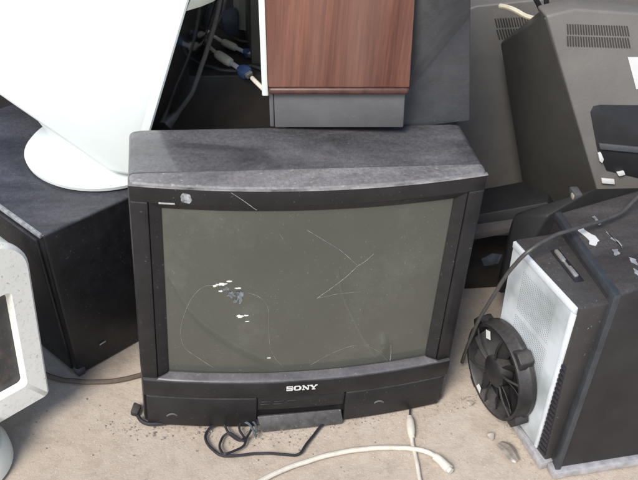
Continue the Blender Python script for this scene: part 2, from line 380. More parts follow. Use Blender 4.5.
def blob(c, rx, rz, seed, thick=.0012):
    bm = bmesh.new(); c = V(c); rnd = random.Random(seed); P = []
    for k in range(22):
        a = 2*math.pi*k/22; f = rnd.uniform(.45, 1.25); P.append(c+V((math.cos(a)*rx*f, 0, math.sin(a)*rz*f)))
    return prism(P, (0, -1, 0), thick)
for ch in (blob((-0.1680, -0.0100, 0.3860), .011, .0032, 1), blob((-0.1810, -0.0080, 0.3810), .005, .0022, 2), blob((-0.1540, -0.0120, 0.3940), .005, .002, 6), blob((-0.1700, -0.0100, 0.3690), .004, .002, 3), blob((-0.1320, -0.0150, 0.3060), .009, .0035, 4), blob((-0.1200, -0.0160, 0.3080), .005, .002, 12), blob((-0.1370, -0.0140, 0.3770), .006, .0018, 5), blob((-0.1180, -0.0160, 0.2920), .004, .001, 8), blob((-0.0710, -0.0160, 0.1880), .004, .0012, 9)): link('chip_mark', ch, 'chip', scr)
for ch in (blob((-0.1500, -0.0130, 0.3620), .010, .009, 7, .0006), blob((-0.1600, -0.0110, 0.3740), .007, .004, 17, .0006), blob((-0.1430, -0.0140, 0.3440), .005, .006, 19, .0006), blob((-0.1330, -0.0150, 0.3570), .008, .016, 11, .0007)): link('smear', ch, 'smear', scr)
# sloping ledge under the glass, then the lower bands
bm = bmesh.new(); rows = []
for (z, off, hw) in ((.1445, .0175, .274), (.1435, .012, .279), (.1405, .002, .296), (.1388, -.002, .301), (.134, -.004, .302), (.134, .01, .302)):
    rows.append([V((-hw+2*hw*i/30, bul(-hw+2*hw*i/30)+off, z)) for i in range(31)])
bm = ringgrid(rows, closed=False)
link('ledge', bm, 'ledge', tv, 50)
link('lower_band', bslab(-.331, .331, .0925, .1375, -.0055, .03, .003), 'tvfront', tv)
link('control_panel', join(bslab(-.326, -.095, .004, .0895, -.004, .03, .003), bslab(.097, .322, .004, .0895, -.004, .03, .003), bslab(-.3255, .3215, .006, .088, .010, .02, .0)), 'tvfront', tv)
# recessed controls behind the open flap
link('control_strip', join(bslab(-.094, .096, .05, .0885, .001, .008, .002), *[wbox(x, x+.02, bul(x)-.0025+.001, bul(x)+.006, z, z+.003, .0006) for x, z in ((-.085, .073), (-.058, .073), (-.03, .074), (-.06, .066), (-.087, .066))]), 'tvinner', tv)
fl = link('flap', hull([V(q) for q in ((-0.0940, -0.0360, 0.0340), (0.0900, -0.0360, 0.0400), (-0.0830, -0.0450, 0.0010), (0.0950, -0.0440, 0.0100), (-0.0910, -0.0280, 0.0310), (0.0890, -0.0290, 0.0350), (-.083, -.052, .001), (.095, -.045, .001))], .002), 'flap', tv)
for (q, rr) in (((-0.2740, -0.0150, 0.0360), .011), ((0.1750, -0.0290, 0.0460), .011)):
    q = V(q); link('button_highlight', tube([q+V((math.cos(a)*rr, -.001, math.sin(a)*rr*.75-.004)) for a in [math.pi*(.12+.76*k/8) for k in range(9)]], .0022, 2, 8), 'ledge', tv)  # lighter grey arcs draw the highlights on the two buttons
# maker's lettering, slab-serif strokes on the lower band
def strokes(segs, org, sx, sz, th):
    out = None
    for (x0, z0, x1, z1, w) in segs:
        a, b_ = V((x0*sx, 0, z0*sz)), V((x1*sx, 0, z1*sz)); d = (b_-a).normalized(); n = V((-d.z, 0, d.x))*w*.5*th
        a -= d*0; P = [V(org)+k for k in (a-n, b_-n, b_+n, a+n)]
        for k in P: k.y = bul(k.x)-.0055
        s = prism(P, (0, -1, 0), .0013); out = s if out is None else join(out, s)
    return out
def letters():
    S = []
    def add(ox, segs): S.extend([(ox+a, b_, ox+c, d, w) for a, b_, c, d, w in segs])
    T, t_ = 1., .62
    add(0, [(.95, .92, .12, .92, t_), (.12, 1, .05, .55, T), (.05, .56, .95, .44, T), (.93, .5, .9, 0, T), (.92, .06, .05, .06, t_), (.06, .0, .06, .3, t_), (.92, .7, .92, 1, t_)])
    add(1.25, [(.25, .07, .85, .07, t_), (.25, .93, .85, .93, t_), (.08, .22, .08, .78, 1.35), (1.02, .22, 1.02, .78, 1.35), (.08, .25, .28, .05, T), (1.02, .25, .82, .05, T), (.08, .75, .28, .95, T), (1.02, .75, .82, .95, T)])
    add(2.6, [(.18, 0, .18, 1, t_), (1.02, 0, 1.02, 1, t_), (.16, .98, 1.04, .04, 1.3), (0, .05, .4, .05, t_), (0, .95, .3, .95, t_), (.82, .95, 1.2, .95, t_)])
    add(3.9, [(.14, .97, .6, .45, 1.25), (1.06, .97, .6, .45, t_), (.6, .5, .6, 0, 1.25), (.32, .05, .9, .05, t_), (0, .95, .42, .95, t_), (.85, .95, 1.22, .95, t_)])
    return strokes(S, (-0.0340, -0.0410, 0.1130), .0128, .0125, .0030)
link('lettering', letters(), 'silverink', tv)
# small nameplate and round sticker at the upper corner
q = V((-0.2810, -0.0090, 0.5780)); q2 = V((-0.2520, -0.0140, 0.5810)); link('nameplate', bslab(q.x, q2.x, q.z-.0016, q.z+.0018, .001, .004, .0006, 4), 'plate', tv)
q = V((-0.2320, -0.0170, 0.5920)); rs = random.Random(4)
link('sticker', prism([V((q.x+math.cos(a)*.0105*f_, bul(q.x)+.0018, q.z+math.sin(a)*.012*f_)) for a, f_ in [(2*math.pi*k/18, rs.uniform(.78, 1.1)) for k in range(18)]], (0, -1, 0), .0014), 'foil', tv)
link('scuff', join(tube([(-0.1530, -0.0260, 0.6070), (-0.1350, -0.0280, 0.5940), (-0.1150, -0.0290, 0.5770)], .0007, 4, 5), tube([(-0.1150, -0.0250, 0.5740), (-0.1060, -0.0250, 0.5670)], .0006, 3, 5)), 'scratch', tv)

# ------------------------------------------------------------------ wood-grain cabinet on the set
WO = V((-.061, .18, .6205)); WX = V((.98599, -.15379, .06452)); WY = V((.1555, .9876, -.0230)); WZ = V((-.0602, .0328, .9977))
wc = thing('cabinet', 'reddish wood-grain cabinet with dark grey plinth resting on top of the black television', 'cabinet', WO)
def wb(x0, x1, y0, y1, z0, z1, bev, seg=2): return box(WO, WX, WY, WZ, (x0, x1), (y0, y1), (z0, z1), bev, seg)
WM = Matrix((WX, WY, WZ)).transposed()
link('wood_panel', wb(-.0, .268, -.012, .25, .0915, .47, .003, 2), 'wood', wc, at=WO)
link('nosing', wb(-.0, .268, -.014, .25, .0765, .091, .006, 4), 'woodedge', wc)
link('edge_trim', wb(-.0125, -.0008, -.008, .24, .072, .47, .002), 'white', wc)
link('plinth', join(wb(.0095, .262, 0, .24, 0, .0755, .003), wb(.0, .0085, .004, .24, 0, .0755, .002)), 'plinth', wc)
# flared grey housing behind and to the side
bm = bmesh.new()
pf = [V(q) for q in ((0.2110, 0.1920, 0.6040), (0.3600, 0.2120, 0.6090), (0.3270, 0.2250, 0.8370), (0.2070, 0.2000, 0.6710), (0.2380, 0.0600, 1.0810), (0.1550, 0.1700, 1.0470))]
a = [bm.verts.new(q) for q in pf]; c = [bm.verts.new(q+V((.03, .26, -.0))) for q in pf]
for F_ in ((0, 1, 2, 3), (3, 2, 4, 5)):
    bm.faces.new([a[i] for i in F_]); bm.faces.new([c[i] for i in F_][::-1])
lo = (0, 1, 2, 4, 5, 3)
for i in range(6): i0, i1 = lo[i], lo[(i+1) % 6]; bm.faces.new((a[i0], c[i0], c[i1], a[i1]))
bmesh.ops.recalc_face_normals(bm, faces=bm.faces[:])
bevel(bm, .004, 2, 12.)
link('rear_housing', bm, 'greyplastic', wc)

# ------------------------------------------------------------------ big white monitor, seen from its side
ma = math.radians(18)
mw = V((math.sin(ma), math.cos(ma), 0)); mC = V((-0.3360, 0.3000, 0.4370)); mT = V((-0.2110, 0.3000, 0.8330))
mu = (mT-mC).normalized(); mu = (mu-mw*mu.dot(mw)).normalized(); mt = mu.cross(mw).normalized()
if mt.x > 0: mt = -mt
wm = thing('monitor', 'big white picture tube monitor tipped on its round foot on the black case', 'monitor', (-.41, .47, .4), 'old picture tube monitors in the heap')
def mp(t_, u_, w_): return mC+mt*t_+mu*u_+mw*w_
prof = [(0, 0), (.05, -.012), (.285, .058), (.42, .1), (.42, .36), (.25, .43), (.05, .455), (0, .45)]
bm = bmesh.new()
secs = [(.0, .0), (.02, -.012), (.38, -.012), (.4, .0)]
R = []
for w_, g in secs:
    R.append([mp(t_+(.0 if t_ < .06 else 0)+(.02 if False else 0), u_+(.0), w_+(0 if t_ < .1 or w_ < .2 else -.05*(t_/.42))) for t_, u_ in prof])
bm = bmesh.new()
S = [[bm.verts.new(q) for q in r] for r in (R[0], R[3])]
k = len(prof)
for i in range(k): bm.faces.new((S[0][i], S[0][(i+1) % k], S[1][(i+1) % k], S[1][i]))
bm.faces.new(S[0][::-1]); bm.faces.new(S[1])
bmesh.ops.recalc_face_normals(bm, faces=bm.faces[:]); bevel(bm, .012, 3, 25.)
link('housing', bm, 'white', wm)
# picture side: thin dark rim, bulging dark glass
def mring(u0, u1, w0, w1, d, cr=.03, n=6):
    P = []
    for cu, cw, a0 in ((u1-cr, w1-cr, 0), (u0+cr, w1-cr, 90), (u0+cr, w0+cr, 180), (u1-cr, w0+cr, 270)):
        for i in range(n+1):
            a = math.radians(a0+90*i/n); P.append(mp(-d, cu+cr*math.cos(a), cw+cr*math.sin(a)))
    return P
link('screen_edge', ringgrid([mring(.0, .45, .0, .4, -.012, .025), mring(.0, .45, .0, .4, .004, .025), mring(.003, .447, .003, .397, .007, .025), mring(.005, .445, .005, .395, .0068, .025)]), 'white', wm, 40)
bm = ringgrid([mring(.0045, .4455, .0045, .3955, .0065, .025), mring(.014, .43, .006, .392, .007, .03), mring(.02, .42, .010, .386, .001, .03)])
link('screen_rim', bm, 'housingdark', wm, 40)
bm = bmesh.new()
gg = [[bm.verts.new(mp(-(.002+.022*(1-(2*i/16-1)**2)*(1-(2*j/16-1)**2)), .016+.404*i/16, .01+.372*j/16)) for j in range(17)] for i in range(17)]
for i in range(16):
    for j in range(16): bm.faces.new((gg[i][j], gg[i+1][j], gg[i+1][j+1], gg[i][j+1]))
link('screen', bm, 'darkglass', wm)
link('brow', hull([mp(-d, u_, w_) for w_, d in ((.002, .0), (.03, .012), (.06, .025), (.1, .038), (.15, .047), (.2, .05), (.25, .047), (.3, .038), (.35, .022), (.398, .0)) for u_ in (.401, .447)]+[mp(.005, u_, w_) for u_ in (.41, .447) for w_ in (.003, .397)], .002), 'cream', wm, 40)
link('swivel_foot', join(lathe((-.41, .47, .4), ZA, [(.15, .0), (.168, .004), (.170, .012), (.16, .024), (.09, .036), (.05, .04)], 56), lathe((-.44, .47, .43), V((-.12, 0, 1)), [(.085, 0), (.08, .05), (.1, .1), (.1, .14)], 40)), 'white', wm, 50)

# ------------------------------------------------------------------ black case under it
bx = thing('computer_case', 'black scuffed case with silver worn edge under the big white monitor', 'computer case', (-.478, .16, 0))
bN, bB = V((-0.5160, 0.1540, 0.3980)), V((-0.4800, 0.1570, -0.0000))
bu, bl = V((.788, .616, 0)), V((-.64, .768, 0))
bt = bu*.99
pts = []
for (o, ) in ((bB,), (bN,)):
    pts += [o, o+bu*(.33), o+bl*.52, o+bu*.33+bl*.52]
link('body', hull(pts, .006, 3), 'blackcase', bx)
nl = V((-.768, -.64, 0)).normalized()
link('edge_trim', hull([bN+bl*s+nl*d+V((0, 0, z)) for s in (.004, .5) for d in (-.004, .004) for z in (-.008, .002)], .002), 'worn', bx)
link('front_bezel', hull([o+bl*s+nl*d+V((0, 0, z)) for o, z in ((bB, .01), (bN, -.02)) for s in (.02, .50) for d in (-.004, .006)], .004), 'blackcase', bx)
link('corner_cap', hull([bB+bu*s+bl*t_+V((0, 0, z)) for s in (-.003, .018) for t_ in (-.003, .018) for z in (0, .02)], .004), 'greyplastic', bx)
link('label_strip', prism([bB+(bN-bB)*k+bu*s+V((.0016, -.0016, 0)) for k, s in ((.137, .066), (.141, .083), (.149, .083), (.145, .066))], V((.616, -.788, 0)), .0006), 'worn', bx)

# ------------------------------------------------------------------ cream monitor at the left edge
lm = thing('monitor', 'small cream monitor with dirty bezel standing low on the concrete', 'monitor', (-.66, -.05, 0), 'old picture tube monitors in the heap')
lu, lt = V((-.788, -.616, 0)), V((-.616, .788, 0)); lo_ = V((-.523, .024, 0))
def lp(u_, z, d=0.): return lo_+lu*u_+V((0, 0, z))+lt*d
def lring(x0, x1, z0, z1, d, crt, crb, n=8):
    P = []
    for cx, cz, cr, a0 in ((x1-crt, z1-crt, crt, 0), (x0+crt, z1-crt, crt, 90), (x0+crb, z0+crb, crb, 180), (x1-crb, z0+crb, crb, 270)):
        for i in range(n+1):
            a = math.radians(a0+90*i/n); P.append(lp(cx+cr*math.cos(a), cz+cr*math.sin(a), d))
    return P
link('bezel', ringgrid([lring(.004, .416, .084, .496, .02, .075, .012), lring(-.0, .42, .08, .5, .016, .075, .012), lring(.0, .42, .08, .5, .006, .075, .012), lring(.006, .414, .086, .494, .0, .07, .01), lring(.046, .374, .142, .388, .0, .012, .01), lring(.052, .368, .148, .381, .014, .012, .01)]), 'creamdirty', lm, 40)
bm = bmesh.new(); g = [[bm.verts.new(lp(.045+.33*i/12, .14+.25*j/10, .015-.01*(1-(2*i/12-1)**2)*(1-(2*j/10-1)**2))) for i in range(13)] for j in range(11)]
for j in range(10):
    for i in range(12): bm.faces.new((g[j][i], g[j][i+1], g[j+1][i+1], g[j+1][i]))
link('screen', bm, 'monglass', lm)
link('housing', ringgrid([lring(.002, .418, .082, .498, .014, .075, .014), lring(.004, .416, .084, .496, .1, .075, .02), lring(.06, .36, .12, .43, .24, .06, .03), lring(.1, .32, .14, .4, .36, .05, .03)], cap1=True), 'cream', lm, 40)
fc = lp(.2, 0, .035)
link('swivel_foot', join(lathe(fc, ZA, [(.10, 0), (.104, .004), (.100, .03), (.09, .05)], 48), lathe(fc, ZA, [(.085, .048), (.08, .07), (.09, .1)], 40)), 'cream', lm, 50)

# ------------------------------------------------------------------ dark computer tower with exposed pale panel
tw = thing('computer_tower', 'dark computer tower with bare pale metal panel and slotted top bezel', 'computer tower', (.55, -.1, 0))
U, W = V((-.17, .985, 0)), V((.985, .17, 0))
kC, kN = V((.521, -.226, .018)), V((0.5530, -0.1820, 0.4550))
kR = V((.197, .016, 0)).normalized()
kG = V((0.5390, 0.0880, 0.4550))
kr2 = V((0.6300, -0.1550, 0.4550))-kN; kr2.normalize()
body = [kC, kC+kR*.46, kC+U*.30, kC+kR*.46+U*.30, kN, kN+kr2*.40, kG, kG+kr2*.40]
link('body', hull(body, .007, 3), 'tower', tw, 30)
e0, e1 = V((0.4870, -0.1890, 0.4310)), V((0.4360, 0.0350, 0.4310))
f0, f1 = V((.503, -.202, .018)), V((.464, .026, .018))
nf = (e0-e1).cross(f0-e0); f1 = f1-W*((f1-e0).dot(nf)/W.dot(nf))     # keeps the face flat
def into(q, d): return V(q)+W*d
bz = [e0, e1, f0, f1, into(e0, .085), into(e1, .11), into(f0, .03), into(f1, .05)]
link('front_bezel', hull(bz, .004, 2), 'towertop', tw, 30)
# pale punched panel, its own uv in metres (x from the far edge to the near one, y up)
pn = (e0-e1).cross(f0-e0).normalized()
if pn.x > 0: pn = -pn
def on_face(s, h, d=0.):     # s 0 far .. 1 near, h 0 bottom .. 1 top
    a = f1.lerp(f0, s); b_ = e1.lerp(e0, s); return a.lerp(b_, h)+pn*d
bm = bmesh.new(); uvl = bm.loops.layers.uv.new('uv'); q4 = [(0.0, .03), (.87, .02), (.965, .985), (0.0, .985)]
fr = [bm.verts.new(on_face(s, h, .003)) for s, h in q4]; bk = [bm.verts.new(on_face(s, h, -.01)) for s, h in q4]
bm.faces.new(fr)
for i in range(4): bm.faces.new((fr[i], bk[i], bk[(i+1) % 4], fr[(i+1) % 4]))
bm.verts.index_update()
for f in bm.faces:
    for l in f.loops:
        s, h = q4[l.vert.index % 4]; l[uvl].uv = (s*.23, h*.43)
pan = link('metal_panel', bm, 'grille', tw, 30)
link('panel_rim', join(hull([on_face(s, h, d) for s, h in ((.0, .955), (.955, .955), (.965, .99), (.0, .99)) for d in (-.004, .006)], .0015), hull([on_face(s, h, d) for s, h in ((.835, .02), (.875, .02), (.967, .95), (.91, .95)) for d in (-.004, .005)], .0015)), 'rimwhite', pan)
link('ribbed_strip', join(*[hull([on_face(s, h+k, d) for (s, h) in ((.885+.09*hh, hh), (.992, hh+.0)) for k in (0, .02) for d in (-.004, .004)], .001) for hh in [.03+.031*i for i in range(20)]]), 'ribs', tw)
# slot with a bent bright lever in the top bezel
sA, sB = V((0.5000, -0.0170, 0.4340)), V((0.5100, -0.0990, 0.4340))
sd = (sB-sA).normalized(); sn = V((sd.y, -sd.x, 0))
if sn.x < 0: sn = -sn
slot = link('drive_slot', hull([sA-sd*.008+sd*0+sn*a_+V((0, 0, z)) for a_ in (-.006, .014) for z in (-.01, .0)]+[sB+sd*.012+sn*a_+V((0, 0, z)) for a_ in (-.006, .014) for z in (-.01, .0)], .001), 'ribs', tw)
link('lever', join(hull([sA+sd*t_+sn*a_+V((0, 0, z)) for t_ in (.0, .035) for a_ in (-.003, .006) for z in (.0, .007)], .002), hull([sB+sd*t_+sn*a_+V((0, 0, z)) for t_ in (-.03, .002) for a_ in (-.002, .007) for z in (.0, .006)], .002), hull([sA+sd*t_+sn*a_+V((0, 0, z)) for t_ in (.035, .06) for a_ in (-.001, .004) for z in (.0, .004)], .001)), 'metal', slot)
link('corner_strip', hull([kN+V((-.004, -.004, .001)), kC+V((-.005, -.004, .0)), kN+kr2*.013+V((0, -.005, .001)), kC+kR*.007+V((0, -.005, 0)), kN+U*.02, kC+U*.02], .002), 'edgegrey', tw)
link('top_edge_strip', hull([kN+V((-.004, 0, .002)), kG+V((-.004, 0, .002)), kN+V((-.004, 0, -.016)), kG+V((-.004, 0, -.016)), kN+kr2*.012+V((0, 0, .002)), kG+kr2*.012+V((0, 0, .002))], .002), 'edgegrey', tw)
link('base_sill', join(hull([kC+V((-.008, -.012, -.02))+kR*t_+U*s+V((0, 0, z)) for t_ in (0, .47) for s in (0, .03) for z in (0, .021)], .003), hull([f0+U*s+W*t_+V((0, 0, z-.02)) for s in (-.006, .236) for t_ in (-.012, .02) for z in (0, .021)], .003)), 'sill', tw)
# torn paper label remains on the top
tz = .4565
def patch(pts, m='label', h=.0008):
    P = [V(q) for q in pts]; rnd = random.Random(int(P[0].x*1e4)); out = []
    for a, b_ in zip(P, P[1:]+P[:1]):
        for k in range(4): out.append(a.lerp(b_, k/4)+V((rnd.uniform(-1, 1), rnd.uniform(-1, 1), 0))*(b_-a).length*.09)
    return prism(out, (0, 0, 1), h)
link('label', patch([(0.5630, 0.0340, 0.4560), (0.5750, 0.0370, 0.4560), (0.5900, -0.0160, 0.4560), (0.5760, -0.0320, 0.4560), (0.5690, -0.0280, 0.4560)]), 'label', tw)
link('label_scrap', join(patch([(0.6040, -0.0470, 0.4560), (0.6160, -0.0450, 0.4560), (0.6150, -0.0610, 0.4560), (0.6020, -0.0670, 0.4560)]), patch([(0.6290, -0.0720, 0.4560), (0.6390, -0.0820, 0.4560), (0.6360, -0.0980, 0.4560), (0.6260, -0.0880, 0.4560)]), patch([(0.6220, -0.1070, 0.4560), (0.6320, -0.1200, 0.4560), (0.6230, -0.1350, 0.4560), (0.6170, -0.1220, 0.4560)]), patch([(0.6100, 0.0670, 0.4560), (0.6150, 0.0710, 0.4560), (0.6190, 0.0410, 0.4560), (0.6130, 0.0380, 0.4560)]), patch([(0.6170, 0.0130, 0.4560), (0.6210, 0.0160, 0.4560), (0.6310, -0.0360, 0.4560), (0.6270, -0.0390, 0.4560)])), 'worn', tw)

# ------------------------------------------------------------------ round fan leaning on the tower
fn = pn                                                # faces the viewer's side
fcen = V((0.4252, -0.0391, 0.1287))
tfan = thing('cooling_fan', 'round black fan with dusty blades leaning on the pale tower panel', 'fan', (fcen.x, fcen.y, 0))
FR = .110
vz = (ZA-fn*fn.z).normalized(); vu = fn.cross(vz)
def fp(r, a, d=0.): return fcen+(vu*math.cos(a)+vz*math.sin(a))*r+fn*d
bm = lathe(fcen, fn, [(FR*.9, -.030), (FR*1.02, -.030), (FR*1.04, -.018), (FR*1.0, -.012), (FR*1.0, .004), (FR*.985, .008), (FR*.925, .008), (FR*.90, .002), (FR*.89, -.028)], 56, ref=vz)
bm.faces.ensure_lookup_table()
big = [f for f in bm.faces if len(f.verts) > 10]; bmesh.ops.delete(bm, geom=big, context='FACES')
lug = [prism([fp(FR*.98, a-.22, -.03), fp(FR*1.13, a-.1, -.03), fp(FR*1.13, a+.1, -.03), fp(FR*.98, a+.22, -.03)], fn, .034, .003) for a in [math.radians(k) for k in (35, 125, 215, 305)]]
link('fan_frame', join(bm, *lug), 'fan', tfan, 40)
bl_ = None
for k in range(9):
    a0 = 2*math.pi*k/9+.2; P = []
    for rr, s0, s1 in ((.30, -.14, .16), (.5, -.13, .24), (.7, -.08, .30), (.86, .0, .36)):
        P.append((fp(FR*rr, a0+s0, .002), fp(FR*rr, a0+s1, -.018)))
    b2 = bmesh.new(); vs = [(b2.verts.new(x), b2.verts.new(y)) for x, y in P]; ws = [(b2.verts.new(x-fn*.002), b2.verts.new(y-fn*.002)) for x, y in P]
    for i in range(3):
        b2.faces.new((vs[i][0], vs[i][1], vs[i+1][1], vs[i+1][0])); b2.faces.new((ws[i][0], ws[i+1][0], ws[i+1][1], ws[i][1]))
        b2.faces.new((vs[i][0], vs[i+1][0], ws[i+1][0], ws[i][0])); b2.faces.new((vs[i][1], ws[i][1], ws[i+1][1], vs[i+1][1]))
    b2.faces.new((vs[0][0], ws[0][0], ws[0][1], vs[0][1])); b2.faces.new((vs[3][0], vs[3][1], ws[3][1], ws[3][0]))
    link('blade', b2, 'fan', tfan, 30)
link('hub', lathe(fcen, fn, [(FR*.3, -.024), (FR*.33, -.018), (FR*.33, .004), (FR*.28, .008), (FR*.1, .009)], 36), 'fan', tfan, 40)
link('backplate', lathe(fcen, fn, [(FR*.9, -.0305), (FR*.9, -.0275), (FR*.3, -.027)], 40), 'deepblack', tfan, 40)
link('spoke_guard', join(*[tube([fp(FR*.32, a, .006), fp(FR*.6, a+.05, .010), fp(FR*.93, a+.1, .005)], .0025, 4, 6) for a in [math.pi*2*k/6+.5 for k in range(6)]]), 'fan', tfan)
def fanpatch(px, s): pass
for r0, r1, a0, a1 in ((FR*.88, FR*.70, 1.05, 1.22), (FR*.72, FR*.86, -1.25, -1.1)): link('sticker', prism([fp(r0, a0, .0095), fp(r1, a0-.05, .0095), fp(r1, a1, .0095), fp(r0, a1, .0095)], fn, .0008) , 'label', tfan)

# ------------------------------------------------------------------ two sets seen from behind, upper corner
gB = 'picture tube sets seen from behind'
pb = thing('television', 'grey brown television back with vents, label and dark recess leaning above the tower', 'television', (.85, .5, 0), gB)
BF = [V(q) for q in [(0.5633, 0.4000, 0.7601), (0.6293, 0.4054, 0.7740), (0.7865, 0.4103, 0.7676), (1.1756, 0.4185, 0.7332), (1.4612, 0.3163, 0.1711), (1.0528, 0.3213, 0.2751), (0.7708, 0.3200, 0.3233)]]
nB = (BF[2]-BF[0]).cross(BF[6]-BF[0]).normalized()
if nB.y > 0: nB = -nB
oB = BF[6]
link('back_cover', hull([q for q in BF]+[q+V((.0, .06, 0)) for q in BF], .006, 3), 'housing', pb, 30)
SF = [V(q) for q in [(0.5530, 0.6000, 0.6070), (0.7020, 0.5400, 0.1320)]]
bsid = [BF[0]+V((-.002, .004, -.004)), BF[6]+V((-.002, .004, .004)), SF[0], SF[1]]
link('cabinet', hull(bsid+[BF[3]+V((0, .07, -.01)), BF[4]+V((0, .07, 0)), SF[0]+V((.75, .0, .02)), SF[1]+V((.75, 0, 0)), BF[0]+V((.05, .1, -.01))], .004), 'housingdark', pb, 30)
def slots(quads, n, o, d=.0):
    out = None
    for (a, b_, c_, d_) in quads:
        a, b_, c_, d_ = V(a), V(b_), V(c_), V(d_)
        for i in range(n):
            t0, t1 = (i+.22)/n, (i+.72)/n
            P = [a.lerp(b_, t0), a.lerp(b_, t1), d_.lerp(c_, t1), d_.lerp(c_, t0)]
            s = prism([q+o*.0008 for q in P], o, .0012); out = s if out is None else join(out, s)
    return out
vB = [(0.6132, 0.3984, 0.7423), (0.7636, 0.4029, 0.7355), (0.7729, 0.3988, 0.7135), (0.6179, 0.3942, 0.7207), (0.6175, 0.3933, 0.7164), (0.7713, 0.3979, 0.7091), (0.7807, 0.3937, 0.6868), (0.6222, 0.3891, 0.6946)]
link('vent', join(slots([vB[:4]], 24, nB, 0), slots([vB[4:]], 24, nB, 0)), 'slot', pb)
link('label', prism([q+nB*.0006 for q in map(V, [(0.7760, 0.3895, 0.6668), (0.8577, 0.3923, 0.6649), (0.8949, 0.3783, 0.5880), (0.8121, 0.3760, 0.5928)])], nB, .0008), 'label', pb)
rc_ = [V(q) for q in [(0.7057, 0.3618, 0.5427), (0.7107, 0.3647, 0.5566), (0.7277, 0.3660, 0.5595), (0.9877, 0.3736, 0.5470), (1.0632, 0.3407, 0.3693), (0.8670, 0.3341, 0.3743), (0.7725, 0.3355, 0.3993), (0.7399, 0.3445, 0.4503)]]
rec = link('connector_recess', prism([q+nB*.001 for q in rc_], nB, .003, .001), 'recess', pb, 30)
rl = [V(q) for q in [(0.7364, 0.3483, 0.4700), (0.8504, 0.3498, 0.4552), (1.0150, 0.3517, 0.4329), (1.0187, 0.3487, 0.4176), (0.8535, 0.3469, 0.4403), (0.7416, 0.3455, 0.4551)]]
link('recess_lip', prism([q+nB*.004 for q in rl], nB, .008, .002), 'greyplastic', rec, 30)
for P in ([(0.7395, 0.3435, 0.4455), (0.7455, 0.3441, 0.4476), (0.7565, 0.3410, 0.4299), (0.7544, 0.3389, 0.4201), (0.7470, 0.3397, 0.4254)], [(0.7600, 0.3316, 0.3824), (0.7935, 0.3320, 0.3782), (0.7972, 0.3296, 0.3653), (0.7636, 0.3291, 0.3696)], [(0.7967, 0.3356, 0.3956), (0.8146, 0.3369, 0.3985), (0.8205, 0.3351, 0.3881), (0.8040, 0.3338, 0.3852)]):
    link('connector', prism([V(q)+nB*.004 for q in P], nB, .006, .001), 'label', rec)

pa = thing('television', 'grey brown television back with vents standing behind the leaning set and the wood-grain cabinet', 'television', (.6, .75, 0), gB)
AF = [V(q) for q in [(0.4640, 0.6600, 0.6620), (0.4980, 0.6600, 0.6780), (0.5580, 0.6600, 0.6850), (0.7100, 0.6600, 0.7010), (0.9510, 0.6600, 0.7000), (1.2120, 0.6600, -0.0540), (0.5470, 0.6600, -0.0220)]]
link('back_cover', hull([V((q.x, q.y, max(q.z, .0))) for q in AF]+[V((q.x, q.y+.05, max(q.z-.01, .0))) for q in AF]+[V((.42+.5*i, .95, z)) for i in (0, 1) for z in (0, .62)], .008, 3), 'housing', pa, 30)
nA = V((0, -1, 0))
vA = [(0.5490, 0.6600, 0.6450), (0.6590, 0.6600, 0.6510), (0.6690, 0.6600, 0.6290), (0.5590, 0.6600, 0.6220), (0.5590, 0.6600, 0.6160), (0.6750, 0.6600, 0.6230), (0.6850, 0.6600, 0.6010), (0.5710, 0.6600, 0.5910)]
link('vent', join(slots([vA[:4]], 16, nA), slots([vA[4:]], 16, nA)), 'slot', pa)

# ------------------------------------------------------------------ things wedged in the gaps
nb = tag(link('player_case', hull([V(q) for q in [(0.5000, 0.4000, 0.1790), (0.6200, 0.3800, 0.2130), (0.6260, 0.3800, 0.1970), (0.5040, 0.4000, 0.1570)]]+[V(q)+V((.03, .10, -.02)) for q in [(0.5000, 0.4000, 0.1790), (0.6200, 0.3800, 0.2130), (0.6260, 0.3800, 0.1970), (0.5040, 0.4000, 0.1570)]], .002), 'cablegrey'), 'flat grey case wedged edge-on between the black television and the tower', 'player case')
k1 = tag(link('equipment_box', hull([V(q) for q in [(0.5060, 0.4600, 0.1900), (0.6900, 0.4200, 0.2530), (0.7270, 0.4000, 0.2030), (0.5090, 0.4400, 0.1340)]]+[V(q)+V((.05, .12, .0)) for q in [(0.5060, 0.4600, 0.1900), (0.6900, 0.4200, 0.2530), (0.7270, 0.4000, 0.2030), (0.5090, 0.4400, 0.1340)]], .004), 'deepblack'), 'flat black box under the television backs', 'equipment box')
k2 = thing('connector_block', 'black connector block with pale tip lying under the leaning television back', 'connector', (0.6680, 0.2600, 0.3790))
c0 = V((0.6730, 0.2600, 0.3790))
link('body', hull([c0+V((x, y, z)) for x in (-.009, .012) for y in (-.008, .03) for z in (-.014, .008)], .004), 'greyplastic', k2)
link('tip', hull([c0+V((x, y, z)) for x in (-.0125, -.008) for y in (-.006, .008) for z in (-.007, .005)], .002), 'beige', k2)
tag(link('equipment_box', hull([V(q) for q in [(0.6090, 0.2500, 0.3320), (0.7090, 0.2500, 0.4060), (0.9720, 0.2500, 0.4020)]]+[V((x, .25, .1)) for x in (.53, 1.05)]+[V((x, .31, z)) for x in (.55, 1.05) for z in (.1, .30)], .006), 'deepblack'), 'long black box standing behind the dark tower', 'equipment box')
tag(link('scrap_sheet', hull([V(q) for q in [(0.4890, 0.3000, 0.1730), (0.5190, 0.3100, 0.1810), (0.5510, 0.3200, 0.1670), (0.5360, 0.3000, 0.1550), (0.5010, 0.3000, 0.1500)]]+[V(q)+V((.004, .004, -.002)) for q in [(0.4890, 0.3000, 0.1730), (0.5190, 0.3100, 0.1810), (0.5510, 0.3200, 0.1670), (0.5360, 0.3000, 0.1550), (0.5010, 0.3000, 0.1500)]], .0006), 'blueshard'), 'blue grey plastic sheet stuck in the gap left of the tower', 'scrap sheet')
